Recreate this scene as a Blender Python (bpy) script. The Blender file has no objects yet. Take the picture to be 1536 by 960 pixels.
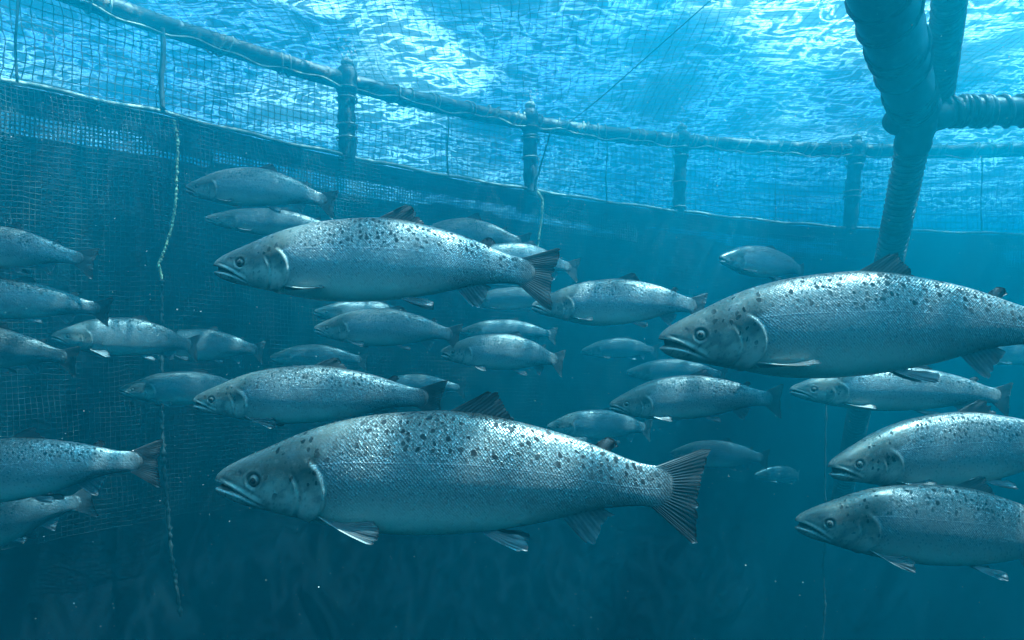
import bpy, math, random
import numpy as np
from mathutils import Vector, Matrix, Euler

random.seed(7)
RNG = np.random.default_rng(7)
scene = bpy.context.scene
COL = scene.collection
R = math.radians

# ------------------------------------------------------------------ camera
FPX = 1097.0                     # focal length in pixels of the 1536 wide photo
HOR = 560.0                      # row of the horizon
cam_d = bpy.data.cameras.new('camera')
cam_d.sensor_width = 36.0
cam_d.lens = 36.0 * FPX / 1536.0
cam_d.shift_y = (HOR - 480.0) / 1536.0
cam_d.clip_start = 0.02
cam_d.clip_end = 500.0
cam = bpy.data.objects.new('camera', cam_d)
cam.rotation_euler = (R(90), 0, 0)
COL.objects.link(cam)
scene.camera = cam

# ------------------------------------------------------------------ sky and sun
SUN_DIR = Vector((0.36, -0.06, 0.92)).normalized()      # towards the sun
CLOUD = 16.0
SUN_EL = math.asin(SUN_DIR.z)
world = bpy.data.worlds.new('World')
scene.world = world
world.use_nodes = True
wn = world.node_tree
wn.nodes.clear()
sky = wn.nodes.new('ShaderNodeTexSky')
sky.sky_type = 'NISHITA'
sky.sun_disc = False
sky.sun_elevation = SUN_EL
sky.sun_rotation = math.atan2(SUN_DIR.x, SUN_DIR.y)
bg = wn.nodes.new('ShaderNodeBackground')
bg.inputs['Strength'].default_value = 0.06
wo = wn.nodes.new('ShaderNodeOutputWorld')
# bright broken cloud over the whole sky
w_tc = wn.nodes.new('ShaderNodeTexCoord')
w_mp = wn.nodes.new('ShaderNodeMapping')
w_mp.inputs['Scale'].default_value = (1.0, 1.0, 2.4)
w_no = wn.nodes.new('ShaderNodeTexNoise')
w_no.inputs['Scale'].default_value = 3.2
w_no.inputs['Detail'].default_value = 5.0
w_mr = wn.nodes.new('ShaderNodeMapRange')
w_mr.interpolation_type = 'SMOOTHSTEP'
w_mr.inputs['From Min'].default_value = 0.47
w_mr.inputs['From Max'].default_value = 0.62
w_mx = wn.nodes.new('ShaderNodeMix')
w_mx.data_type = 'RGBA'
w_mx.inputs[7].default_value = (CLOUD, CLOUD, CLOUD * 1.02, 1)
wn.links.new(w_tc.outputs['Generated'], w_mp.inputs[0])
wn.links.new(w_mp.outputs[0], w_no.inputs['Vector'])
wn.links.new(w_no.outputs['Fac'], w_mr.inputs['Value'])
wn.links.new(w_mr.outputs[0], w_mx.inputs[0])
wn.links.new(sky.outputs[0], w_mx.inputs[6])
wn.links.new(w_mx.outputs[2], bg.inputs[0])
wn.links.new(bg.outputs[0], wo.inputs[0])

sun_d = bpy.data.lights.new('sun', 'SUN')
sun_d.energy = 5.0
sun_d.angle = R(0.5)
sun_d.color = (1.0, 0.96, 0.9)
sun = bpy.data.objects.new('sun', sun_d)
sun.rotation_euler = (-SUN_DIR).to_track_quat('-Z', 'Y').to_euler()
sun.location = SUN_DIR * 40
COL.objects.link(sun)

scene.view_settings.view_transform = 'Standard'
scene.view_settings.look = 'None'
scene.view_settings.exposure = 1.8
scene.view_settings.gamma = 1.0
scene.render.engine = 'CYCLES'
cy = scene.cycles
cy.max_bounces = 8
cy.diffuse_bounces = 2
cy.glossy_bounces = 3
cy.transmission_bounces = 4
cy.transparent_max_bounces = 16
cy.volume_bounces = 0
cy.sample_clamp_indirect = 6.0
cy.caustics_reflective = False
cy.caustics_refractive = False
cy.use_denoising = True
cy.use_adaptive_sampling = True
cy.adaptive_threshold = 0.03
try:
    cy.denoiser = 'OPENIMAGEDENOISE'
except Exception:
    pass

# ------------------------------------------------------------------ helpers
def tag(o, label=None, cat=None, group=None, kind=None):
    if label: o['label'] = label
    if cat: o['category'] = cat
    if group: o['group'] = group
    if kind: o['kind'] = kind
    return o

def empty(name, loc=(0, 0, 0), rot=(0, 0, 0)):
    o = bpy.data.objects.new(name, None)
    o.empty_display_size = 0.1
    o.location = loc
    o.rotation_euler = rot
    COL.objects.link(o)
    return o

def mesh_np(name, V, F, attrs=None, smooth=True):
    """V (n,3); F list of arrays (m,3) or (m,4)"""
    me = bpy.data.meshes.new(name)
    V = np.asarray(V, dtype=np.float32)
    if not isinstance(F, (list, tuple)):
        F = [F]
    F = [np.asarray(f, dtype=np.int32) for f in F if len(f)]
    me.vertices.add(len(V))
    me.vertices.foreach_set('co', V.ravel())
    loops = np.concatenate([f.ravel() for f in F])
    tot = np.concatenate([np.full(len(f), f.shape[1], dtype=np.int32) for f in F])
    start = np.concatenate([[0], np.cumsum(tot)[:-1]]).astype(np.int32)
    me.loops.add(len(loops))
    me.loops.foreach_set('vertex_index', loops)
    me.polygons.add(len(tot))
    me.polygons.foreach_set('loop_start', start)
    me.polygons.foreach_set('loop_total', tot)
    me.update(calc_edges=True)
    me.polygons.foreach_set('use_smooth', np.full(len(tot), smooth, dtype=bool))
    if attrs:
        for k, a in attrs.items():
            at = me.attributes.new(k, 'FLOAT_VECTOR', 'POINT')
            at.data.foreach_set('vector', np.asarray(a, dtype=np.float32).ravel())
    me.validate()
    return me

def obj(name, me, mat, parent=None):
    o = bpy.data.objects.new(name, me)
    COL.objects.link(o)
    if mat is not None:
        if len(me.materials) == 0:
            me.materials.append(mat)
    if parent is not None:
        o.parent = parent
    return o

def grid_faces(ni, nj, wrap_j=False, base=0):
    i = np.arange(ni - 1)[:, None]
    jn = nj if wrap_j else nj - 1
    j = np.arange(jn)[None, :]
    j2 = (j + 1) % nj
    a = base + i * nj + j
    b = base + i * nj + j2
    c = base + (i + 1) * nj + j2
    d = base + (i + 1) * nj + j
    return np.stack([a + 0 * b, b, c, d], -1).reshape(-1, 4)

def tube_data(P, rad, k=8, cap=True):
    """swept tube along polyline P (n,3), radius scalar or (n,)"""
    P = np.asarray(P, float)
    n = len(P)
    rad = np.broadcast_to(np.asarray(rad, float), (n,))
    T = np.gradient(P, axis=0)
    T /= np.linalg.norm(T, axis=1)[:, None] + 1e-9
    up = np.array([0, 0, 1.0]) if abs(T[0, 2]) < 0.9 else np.array([1.0, 0, 0])
    A = np.zeros_like(P); B = np.zeros_like(P)
    a = np.cross(T[0], up); a /= np.linalg.norm(a)
    for i in range(n):
        a = a - T[i] * np.dot(a, T[i]); a /= np.linalg.norm(a)
        A[i] = a; B[i] = np.cross(T[i], a)
    ph = np.arange(k) * 2 * math.pi / k
    V = P[:, None, :] + rad[:, None, None] * (np.cos(ph)[None, :, None] * A[:, None, :] + np.sin(ph)[None, :, None] * B[:, None, :])
    V = V.reshape(-1, 3)
    F = grid_faces(n, k, True)
    extra = []
    if cap:
        V = np.vstack([V, P[0], P[-1]])
        j = np.arange(k); j2 = (j + 1) % k
        extra.append(np.stack([np.full(k, n * k), j2, j], -1))
        extra.append(np.stack([np.full(k, n * k + 1), (n - 1) * k + j, (n - 1) * k + j2], -1))
    return V, [F] + extra

class Builder:
    def __init__(self):
        self.V = []; self.Q = []; self.T = []; self.n = 0
    def add(self, V, F):
        for f in F:
            f = np.asarray(f) + self.n
            (self.Q if f.shape[1] == 4 else self.T).append(f)
        self.V.append(np.asarray(V, float)); self.n += len(V)
    def tube(self, P, rad, k=8, cap=True):
        self.add(*tube_data(P, rad, k, cap))
    def mesh(self, name, smooth=True):
        F = []
        if self.Q: F.append(np.concatenate(self.Q))
        if self.T: F.append(np.concatenate(self.T))
        return mesh_np(name, np.concatenate(self.V), F, smooth=smooth)

def net_lines(P, Nrm, rad):
    """P (nl, n, 3) lines; Nrm same shape; triangular twine tubes, vectorised"""
    nl, n, _ = P.shape
    T = np.gradient(P, axis=1)
    T /= np.linalg.norm(T, axis=2)[..., None] + 1e-9
    B = np.cross(T, Nrm)
    B /= np.linalg.norm(B, axis=2)[..., None] + 1e-9
    ph = np.array([0.5, 0.5 + 2 / 3, 0.5 + 4 / 3]) * math.pi
    V = P[:, :, None, :] + rad * (np.cos(ph)[None, None, :, None] * B[:, :, None, :] + np.sin(ph)[None, None, :, None] * Nrm[:, :, None, :])
    base = (np.arange(nl) * n * 3)
    F0 = grid_faces(n, 3, True)
    F = (F0[None] + base[:, None, None]).reshape(-1, 4)
    return V.reshape(-1, 3), [F]

def smooth_noise(shape, scale, seed):
    """cheap periodic-free value noise on a 2D grid"""
    r = np.random.default_rng(seed)
    ni, nj = shape
    gi, gj = int(ni / scale[0]) + 3, int(nj / scale[1]) + 3
    G = r.uniform(-1, 1, (gi, gj))
    x = np.arange(ni) / scale[0]; y = np.arange(nj) / scale[1]
    xi = x.astype(int); yi = y.astype(int)
    fx = x - xi; fy = y - yi
    fx = fx * fx * (3 - 2 * fx); fy = fy * fy * (3 - 2 * fy)
    a = G[xi][:, yi]; b = G[xi + 1][:, yi]; c = G[xi][:, yi + 1]; d = G[xi + 1][:, yi + 1]
    fx = fx[:, None]; fy = fy[None, :]
    return (a * (1 - fx) + b * fx) * (1 - fy) + (c * (1 - fx) + d * fx) * fy

def pix(x, y, depth):
    return np.array([(x - 768.0) / FPX * depth, depth, (HOR - y) / FPX * depth])

# ------------------------------------------------------------------ node helpers
class NT:
    def __init__(self, name):
        self.m = bpy.data.materials.new(name)
        self.m.use_nodes = True
        self.t = self.m.node_tree
        self.t.nodes.clear()
        self.out = self.t.nodes.new('ShaderNodeOutputMaterial')
    def n(self, typ, **kw):
        nd = self.t.nodes.new('ShaderNode' + typ)
        for k, v in kw.items():
            setattr(nd, k, v)
        return nd
    def l(self, a, b):
        self.t.links.new(a, b)
    def inp(self, sock, v):
        if hasattr(v, 'is_output') or isinstance(v, bpy.types.NodeSocket):
            self.l(v, sock)
        else:
            sock.default_value = v
    def math(self, op, a, b=None, c=None, clamp=False):
        nd = self.n('Math', operation=op, use_clamp=clamp)
        self.inp(nd.inputs[0], a)
        if b is not None: self.inp(nd.inputs[1], b)
        if c is not None: self.inp(nd.inputs[2], c)
        return nd.outputs[0]
    def sm(self, v, lo, hi, a=0.0, b=1.0):
        nd = self.n('MapRange', interpolation_type='SMOOTHSTEP')
        self.inp(nd.inputs['Value'], v)
        nd.inputs['From Min'].default_value = lo
        nd.inputs['From Max'].default_value = hi
        nd.inputs['To Min'].default_value = a
        nd.inputs['To Max'].default_value = b
        return nd.outputs[0]
    def mix(self, f, a, b, blend='MIX'):
        nd = self.n('Mix', data_type='RGBA', blend_type=blend)
        self.inp(nd.inputs['Factor'], f)
        self.inp(nd.inputs[6], a if not isinstance(a, tuple) else (*a[:3], 1))
        self.inp(nd.inputs[7], b if not isinstance(b, tuple) else (*b[:3], 1))
        return nd.outputs[2]
    def ramp(self, v, stops, interp='LINEAR'):
        nd = self.n('ValToRGB')
        cr = nd.color_ramp
        cr.interpolation = interp
        while len(cr.elements) < len(stops):
            cr.elements.new(0.5)
        for e, (p, c) in zip(cr.elements, stops):
            e.position = p; e.color = (*c, 1)
        self.inp(nd.inputs[0], v)
        return nd.outputs[0]
    def noise(self, vec, scale, detail=3, rough=0.5, dist=0.0):
        nd = self.n('TexNoise')
        if vec is not None: self.l(vec, nd.inputs['Vector'])
        nd.inputs['Scale'].default_value = scale
        nd.inputs['Detail'].default_value = detail
        nd.inputs['Roughness'].default_value = rough
        nd.inputs['Distortion'].default_value = dist
        return nd
    def attr(self, name):
        nd = self.n('Attribute', attribute_name=name)
        return nd.outputs['Vector']
    def sep(self, v):
        nd = self.n('SeparateXYZ'); self.l(v, nd.inputs[0]); return nd.outputs
    def comb(self, x, y, z=0.0):
        nd = self.n('CombineXYZ')
        self.inp(nd.inputs[0], x); self.inp(nd.inputs[1], y); self.inp(nd.inputs[2], z)
        return nd.outputs[0]
    def bump(self, h, strength=0.3, dist=0.01, normal=None):
        nd = self.n('Bump')
        nd.inputs['Strength'].default_value = strength
        nd.inputs['Distance'].default_value = dist
        self.l(h, nd.inputs['Height'])
        if normal is not None: self.l(normal, nd.inputs['Normal'])
        return nd.outputs[0]
    def bsdf(self, color, rough=0.5, metal=0.0, normal=None, spec=None):
        nd = self.n('BsdfPrincipled')
        self.inp(nd.inputs['Base Color'], color if not isinstance(color, tuple) else (*color[:3], 1))
        self.inp(nd.inputs['Roughness'], rough)
        self.inp(nd.inputs['Metallic'], metal)
        if spec is not None: nd.inputs['Specular IOR Level'].default_value = spec
        if normal is not None: self.l(normal, nd.inputs['Normal'])
        return nd.outputs[0]
    def surf(self, s):
        self.l(s, self.out.inputs['Surface']); return self.m

def weathered(name, c1, c2, scale=6.0, rough=0.7, bumpd=0.004, bscale=60.0, growth=None):
    k = NT(name)
    tc = k.n('TexCoord').outputs['Object']
    n1 = k.noise(tc, scale, 5, 0.6).outputs['Fac']
    col = k.mix(k.sm(n1, 0.35, 0.65), c1, c2)
    if growth:
        n2 = k.noise(tc, scale * 2.7, 4, 0.65).outputs['Fac']
        col = k.mix(k.sm(n2, 0.55, 0.68), col, growth)
    nb = k.noise(tc, bscale, 4, 0.6).outputs['Fac']
    return k.surf(k.bsdf(col, rough, 0.0, k.bump(nb, 0.6, bumpd), 0.35))

# ------------------------------------------------------------------ water body (haze), surface, ground
SURF_Z = 3.85
def water_volume():
    m = bpy.data.materials.new('sea_water')
    m.use_nodes = True
    t = m.node_tree
    t.nodes.clear()
    out = t.nodes.new('ShaderNodeOutputMaterial')
    pv = t.nodes.new('ShaderNodeVolumePrincipled')
    ss = np.array([0.0003, 0.101, 0.152])          # scattering per metre
    st = np.array([0.255, 0.176, 0.158])           # extinction per metre
    D = 1.0
    C = ss / D
    A = (1 - ((st - ss) / D) / (1 - C)) ** 2
    pv.inputs['Color'].default_value = (*C, 1)
    pv.inputs['Absorption Color'].default_value = (*A, 1)
    pv.inputs['Density'].default_value = D
    pv.inputs['Density Attribute'].default_value = ''
    pv.inputs['Anisotropy'].default_value = 0.76
    t.links.new(pv.outputs[0], out.inputs['Volume'])
    return m

CEN = np.array([5.0, -1.5])      # centre of the round pen
RAD = 10.75

def surface_material():
    k = NT('water_surface')
    pos = k.n('NewGeometry').outputs['Position']
    sx, sy, sz = k.sep(pos)
    flat = k.comb(sx, sy, 0.0)
    stretch = k.comb(k.math('MULTIPLY', sx, 0.75), sy, 0.0)
    h = k.noise(stretch, 9.0, 5, 0.58, 0.0).outputs['Fac']
    nrm = k.bump(h, 1.0, 0.075)
    fr = k.n('Fresnel')
    fr.inputs['IOR'].default_value = 1.33
    k.l(nrm, fr.inputs['Normal'])
    # noise in the transparent colour imitates light focused by waves
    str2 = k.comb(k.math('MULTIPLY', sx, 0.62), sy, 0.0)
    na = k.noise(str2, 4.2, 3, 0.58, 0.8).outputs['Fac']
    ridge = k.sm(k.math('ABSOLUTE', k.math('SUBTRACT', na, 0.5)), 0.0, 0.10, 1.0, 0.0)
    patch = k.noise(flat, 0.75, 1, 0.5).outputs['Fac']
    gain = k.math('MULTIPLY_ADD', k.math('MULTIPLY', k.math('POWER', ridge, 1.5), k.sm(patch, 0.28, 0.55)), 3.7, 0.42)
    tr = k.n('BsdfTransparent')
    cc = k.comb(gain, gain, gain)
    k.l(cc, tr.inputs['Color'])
    gl = k.n('BsdfGlossy')
    gl.inputs['Roughness'].default_value = 0.03
    gl.inputs['Color'].default_value = (1, 1, 1, 1)
    k.l(nrm, gl.inputs['Normal'])
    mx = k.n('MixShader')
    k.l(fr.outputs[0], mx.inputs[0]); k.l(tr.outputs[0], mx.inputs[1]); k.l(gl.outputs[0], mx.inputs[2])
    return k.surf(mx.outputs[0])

def build_water():
    def axis(lo, hi, flo, fhi, fine, coarse):
        a = np.arange(flo, fhi, fine)
        left = []; x = flo; s = fine
        while x > lo:
            s = min(s * 1.25, coarse); x -= s; left.append(x)
        right = []; x = a[-1]; s = fine
        while x < hi:
            s = min(s * 1.25, coarse); x += s; right.append(x)
        return np.array(left[::-1] + list(a) + right)
    X = axis(-45, 55, -6.5, 12, 0.05, 1.2)
    Y = axis(-45, 55, 4.5, 17, 0.05, 1.2)
    gx, gy = np.meshgrid(X, Y, indexing='ij')
    z = np.zeros_like(gx)
    r = np.random.default_rng(11)
    for _ in range(70):
        wl = math.exp(r.uniform(math.log(0.22), math.log(2.6)))
        ang = r.normal(R(80), R(42))
        kx, ky = math.cos(ang) * 2 * math.pi / wl, math.sin(ang) * 2 * math.pi / wl
        amp = 0.0042 * wl ** 0.95
        s = np.sin(kx * gx + ky * gy + r.uniform(0, 6.28) + 0.6 * np.sin(0.9 * gx + 0.7 * gy + r.uniform(0, 6)))
        z += amp * (1 - 1.6 * np.abs(s) if wl < 0.9 else s)
    V = np.stack([gx, gy, SURF_Z + z], -1).reshape(-1, 3)
    me = mesh_np('water', V, grid_faces(len(X), len(Y)))
    o = obj('water', me, surface_material())
    tag(o, 'rippled sea surface seen from below with bright patches', 'water', kind='structure')

def build_ground():
    k = NT('seabed_mud')
    tc = k.n('TexCoord').outputs['Object']
    n1 = k.noise(tc, 0.6, 5, 0.6).outputs['Fac']
    col = k.mix(n1, (0.05, 0.055, 0.045), (0.12, 0.11, 0.085))
    m = k.surf(k.bsdf(col, 0.9, 0, k.bump(k.noise(tc, 4, 5).outputs['Fac'], 0.6, 0.08)))
    n = 90
    X = np.linspace(-44, 54, n); Y = np.linspace(-44, 54, n)
    gx, gy = np.meshgrid(X, Y, indexing='ij')
    z = -11.5 + 0.35 * smooth_noise((n, n), (7, 7), 3) + 0.15 * smooth_noise((n, n), (3, 3), 4)
    V = np.stack([gx, gy, z], -1).reshape(-1, 3)
    o = obj('ground', mesh_np('ground', V, grid_faces(n, n)), m)
    tag(o, 'dim muddy sea floor far below the pen', 'ground', kind='structure')

def build_haze():
    x0, x1, y0, y1, z0, z1 = -44.5, 54.5, -44.5, 54.5, -13.2, SURF_Z + 0.35
    V = [(x, y, z) for x in (x0, x1) for y in (y0, y1) for z in (z0, z1)]
    F = [(0, 1, 3, 2), (4, 6, 7, 5), (0, 4, 5, 1), (2, 3, 7, 6), (0, 2, 6, 4), (1, 5, 7, 3)]
    o = obj('haze', mesh_np('haze', V, np.array(F), smooth=False), water_volume())
    tag(o, 'blue sea water that dims and veils distant things', 'water haze', kind='stuff')

build_water()
build_ground()
build_haze()

# ------------------------------------------------------------------ the pen: float pipe, posts, nets
PIPE_Z = 2.80
def ring(th, rr=RAD):
    return np.array([CEN[0] + rr * math.cos(th), CEN[1] + rr * math.sin(th)])
def th_of_px(x):
    """angle on the ring that shows at image column x"""
    lo, hi = R(60), R(170)
    for _ in range(50):
        mid = (lo + hi) / 2
        p = ring(mid)
        px = 768 + FPX * p[0] / p[1]
        if px > x: lo = mid
        else: hi = mid
    return (lo + hi) / 2
_bx = np.array([-200, 0, 240, 520, 795, 1025, 1290, 1536, 1900])
_by = np.array([55, 122, 171, 236, 286, 319, 344, 352, 352])
_bth = np.array([th_of_px(x) for x in _bx]); 
_bz = np.array([(HOR - y) / FPX * ring(t)[1] for y, t in zip(_by, _bth)])
def border_z(th):
    o = np.argsort(_bth)
    return np.interp(th, _bth[o], _bz[o])

M_pipe = weathered('pipe_plastic', (0.010, 0.013, 0.016), (0.06, 0.045, 0.032), 3, 0.55, 0.003, 50, (0.30, 0.19, 0.10))
M_post = weathered('post_plastic', (0.010, 0.013, 0.017), (0.03, 0.032, 0.032), 7, 0.6, 0.004, 40, (0.07, 0.06, 0.04))
M_rope = weathered('rope_pale', (0.45, 0.44, 0.34), (0.20, 0.20, 0.16), 9, 0.8, 0.003, 160)
M_rope_y = weathered('rope_yellow', (0.50, 0.55, 0.30), (0.22, 0.27, 0.14), 9, 0.8, 0.004, 140, (0.08, 0.11, 0.04))
M_rope_d = weathered('rope_dark', (0.02, 0.022, 0.024), (0.05, 0.05, 0.045), 9, 0.8, 0.003, 120)
M_net = weathered('net_twine', (0.012, 0.018, 0.024), (0.03, 0.036, 0.036), 3, 0.75, 0.001, 90)
M_net2 = weathered('net_twine_fouled', (0.007, 0.011, 0.015), (0.018, 0.026, 0.027), 0.9, 0.8, 0.001, 90, (0.07, 0.09, 0.07))
M_wind = weathered('winding_rope', (0.020, 0.028, 0.036), (0.07, 0.08, 0.08), 8, 0.38, 0.002, 90, (0.16, 0.17, 0.15))
M_frame = weathered('frame_plastic', (0.010, 0.015, 0.022), (0.028, 0.034, 0.038), 6, 0.36, 0.002, 45, (0.09, 0.09, 0.08))

def skirt_material():
    k = NT('skirt_fabric')
    tc = k.n('TexCoord').outputs['Object']
    g = k.attr('cloth')
    u, v, w = k.sep(g)
    n1 = k.noise(tc, 0.9, 5, 0.6).outputs['Fac']
    n2 = k.noise(tc, 3.2, 5, 0.7).outputs['Fac']
    col = k.mix(k.sm(n1, 0.35, 0.7), (0.005, 0.010, 0.016), (0.011, 0.018, 0.023))
    col = k.mix(k.math('MULTIPLY', k.sm(n2, 0.5, 0.75), 0.4), col, (0.016, 0.027, 0.022))
    ch = k.n('TexChecker'); ch.inputs['Scale'].default_value = 1.0
    wx = k.math('SINE', k.math('MULTIPLY', u, 2 * math.pi / 0.034))
    wy = k.math('SINE', k.math('MULTIPLY', v, 2 * math.pi / 0.034))
    weave = k.math('MULTIPLY', wx, wy)
    hgt = k.math('ADD', k.math('MULTIPLY', weave, 0.15), k.math('MULTIPLY', k.noise(tc, 26, 3).outputs['Fac'], 1.2))
    return k.surf(k.bsdf(col, 0.8, 0.0, k.bump(hgt, 0.3, 0.005), 0.05))

def build_pen():
    # float pipe: full ring in one piece
    n = 260
    th = np.linspace(0, 2 * math.pi, n, endpoint=False)
    zz = PIPE_Z + 0.012 * np.sin(5 * th) + 0.01 * np.sin(11 * th + 1)
    P = np.stack([CEN[0] + RAD * np.cos(th), CEN[1] + RAD * np.sin(th), zz], -1)
    k = 18
    ph = np.arange(k) * 2 * math.pi / k
    rad = 0.083
    out = np.stack([np.cos(th), np.sin(th), 0 * th], -1)
    rr = rad * (1 + 0.02 * RNG.normal(size=(n, 1, 1)))
    V = P[:, None, :] + rr * (np.cos(ph)[None, :, None] * out[:, None, :] + np.sin(ph)[None, :, None] * np.array([0, 0, 1.0]))
    V = V.reshape(-1, 3)
    F = grid_faces(n, k, True)
    j = np.arange(k); j2 = (j + 1) % k
    F = np.vstack([F, np.stack([(n - 1) * k + j, (n - 1) * k + j2, j2, j], -1)])
    root = empty('float_pipe', (0, 0, 0))
    tag(root, 'long curved float pipe lashed with rope along the top of the pen', 'pipe')
    obj('pipe', mesh_np('float_pipe_tube', V, F), M_pipe, root)
    # lashings: many on the far right stretch, few on the left
    b_th = []
    for x in np.arange(705, 1640, 34):
        b_th.append(th_of_px(x + random.uniform(-9, 9)))
    for x in (60, 150, 330, 430, 600, 655):
        b_th.append(th_of_px(x + random.uniform(-9, 9)))
    for t in b_th:
        a = np.linspace(0, 2 * math.pi * 2.05, 44)
        rr = rad + 0.008
        tt = t + (a / a[-1] - 0.5) * random.uniform(0.006, 0.03) + 0.003 * np.sin(a + random.uniform(0, 6))
        C = np.stack([CEN[0] + (RAD + rr * np.cos(a)) * np.cos(tt), CEN[1] + (RAD + rr * np.cos(a)) * np.sin(tt), PIPE_Z + 0.012 * np.sin(5 * tt) + rr * np.sin(a)], -1)
        V, Fc = tube_data(C, 0.009, 5)
        obj('rope_lashing', mesh_np('rope_lashing', V, Fc), M_rope, root)
    # float line: loose pale rope that follows the pipe underneath
    t = np.linspace(R(48), R(178), 420)
    sag = 0.018 * np.sin(t * 70) + 0.012 * np.sin(t * 173 + 1)
    C = np.stack([CEN[0] + (RAD - 0.07) * np.cos(t), CEN[1] + (RAD - 0.07) * np.sin(t), PIPE_Z - 0.080 + sag], -1)
    V, Fc = tube_data(C, 0.010, 5)
    obj('hanging_rope', mesh_np('net_hanging_rope', V, Fc), M_rope, root)

    # posts
    posts = [(519, 'dark post with bubbles at its top, furthest left of the pipe posts', 0.092),
             (794, 'dark post meeting the float pipe above the yellow rope in mid picture', 0.088),
             (1022, 'slim dark post between the two posts with pale knobs, right of centre', 0.082),
             (1284, 'leaning dark post with a pale knob, just left of the big pipe frame', 0.098)]
    for px, lab, r0 in posts:
        r0 *= 0.88
        t = th_of_px(px)
        p = ring(t, RAD - 0.02)
        zb = border_z(t) - 0.06
        lean = 0.0
        if px == 1022: lean = -0.05
        if px == 1284: lean = -0.10
        rt = empty('pen_post', (p[0], p[1], zb))
        tag(rt, lab, 'post', 'posts of the pen')
        m = 26
        hgt = PIPE_Z + 0.10 - zb
        s = np.linspace(0, 1, m)
        C = np.stack([lean * (1 - s) + 0.004 * np.sin(s * 9), 0 * s, s * hgt], -1)
        rp = r0 * (1 + 0.05 * np.sin(s * 23 + px) + 0.03 * RNG.normal(size=m))
        V, Fc = tube_data(C, rp, 14)
        obj('shaft', mesh_np('post_shaft', V, Fc), M_post, rt)
        # clamp collar round the pipe crossing
        C = np.stack([0 * s[:9], 0 * s[:9], hgt - 0.24 + np.linspace(0, 0.27, 9)], -1)
        V, Fc = tube_data(C, r0 * np.array([1.05, 1.22, 1.25, 1.18, 1.24, 1.27, 1.2, 1.1, 0.7]), 14)
        obj('clamp', mesh_np('post_clamp', V, Fc), M_post, rt)
        # knob
        C = np.stack([0 * s[:7], 0 * s[:7], hgt + 0.02 + np.linspace(0, 0.09, 7)], -1)
        V, Fc = tube_data(C, 0.05 * np.array([0.9, 1.0, 1.2, 1.25, 1.1, 0.8, 0.3]), 12)
        obj('knob', mesh_np('post_knob', V, Fc), M_rope, rt)
        for q in range(4):
            zc = random.uniform(0.1, hgt - 0.3) if q > 1 else hgt - 0.3 + 0.1 * q
            a = np.linspace(0, 2 * math.pi * 1.5, 30)
            rr = r0 * 1.1 + 0.008
            C = np.stack([rr * np.cos(a) + lean * (1 - zc / hgt), rr * np.sin(a), zc + 0.02 * a / 6], -1)
            V, Fc = tube_data(C, 0.008, 5)
            obj('rope_lashing', mesh_np('post_lashing', V, Fc), M_rope, rt)
        # bubbles streaming from the knob
        bb = Builder()
        for q in range(46):
            hh = abs(random.gauss(0, 0.16))
            c = np.array([p[0] + random.gauss(0, 0.03 + 0.12 * hh), p[1] + random.gauss(0, 0.04), PIPE_Z + 0.15 + hh])
            if c[2] > SURF_Z - 0.03: continue
            bb.add(*ball(c, random.uniform(0.004, 0.011)))
        o = obj('bubbles', bb.mesh('bubbles'), M_bubble)
        tag(o, 'cloud of small air bubbles rising off ' + {519: 'the leftmost post top', 794: 'the post top in mid picture', 1022: 'the slim post right of centre', 1284: 'the leaning post beside the pipe frame'}[px], 'bubbles', kind='stuff')

    # upper net band between pipe and border rope
    t0, t1 = R(46), R(176)
    cell = 0.062
    ncol = int((t1 - t0) * RAD / cell)
    th = np.linspace(t0, t1, ncol)
    nrow = 12
    zt = PIPE_Z - 0.08
    bz = border_z(th)
    vv = np.linspace(0, 1, nrow * 3)
    TH, VV = np.meshgrid(th, vv, indexing='ij')
    wob = 0.03 * smooth_noise(TH.shape, (9, 8), 21) + 0.012 * smooth_noise(TH.shape, (2.3, 4), 22)
    side = 0.018 * smooth_noise(TH.shape, (5, 7), 23) + 0.008 * smooth_noise(TH.shape, (1.5, 3), 25)
    Rr = RAD - 0.03 + wob * np.sin(math.pi * VV)
    ZZ = zt + (bz[:, None] - zt) * VV + 0.012 * smooth_noise(TH.shape, (6, 5), 24)
    Pn = np.stack([CEN[0] + Rr * np.cos(TH + side / RAD), CEN[1] + Rr * np.sin(TH + side / RAD), ZZ], -1)
    Nn = np.stack([np.cos(TH), np.sin(TH), 0 * TH], -1)
    b = Builder()
    b.add(*net_lines(Pn, Nn, 0.0042))
    rows = np.arange(0, nrow * 3, 3)
    b.add(*net_lines(Pn[:, rows].transpose(1, 0, 2), Nn[:, rows].transpose(1, 0, 2), 0.0042))
    nt = empty('net_band', (0, 0, 0))
    tag(nt, 'band of open mesh netting hung between the float pipe and the dark wall below', 'net')
    tag(obj('netting', b.mesh('band_netting'), M_net, nt), kind='stuff')
    # border rope
    C = np.stack([CEN[0] + (RAD - 0.05) * np.cos(th), CEN[1] + (RAD - 0.05) * np.sin(th), bz + 0.008 * np.sin(th * 90)], -1)
    V, Fc = tube_data(C, 0.018, 6)
    obj('border_rope', mesh_np('border_rope', V, Fc), M_rope, nt)
    # upright ropes in the band
    for px, rd in ((239, 0.020), (668, 0.008), (906, 0.008), (1160, 0.006), (1468, 0.007), (20, 0.009)):
        t = th_of_px(px); s = np.linspace(0, 1, 14)
        p0 = ring(t, RAD - 0.06)
        C = np.stack([p0[0] + 0.008 * np.sin(s * 7), p0[1] + 0 * s, PIPE_Z - 0.05 + (border_z(t) - PIPE_Z + 0.05) * s], -1)
        V, Fc = tube_data(C, rd, 6)
        obj('upright_rope', mesh_np('upright_rope', V, Fc), M_rope_d, nt)

    # dark wall below: fabric with a ladder of holes near its top, and net twine in front
    wl = empty('net_wall', (0, 0, 0))
    tag(wl, 'tall dark net wall enclosing the salmon below the pale border rope', 'net')
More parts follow.
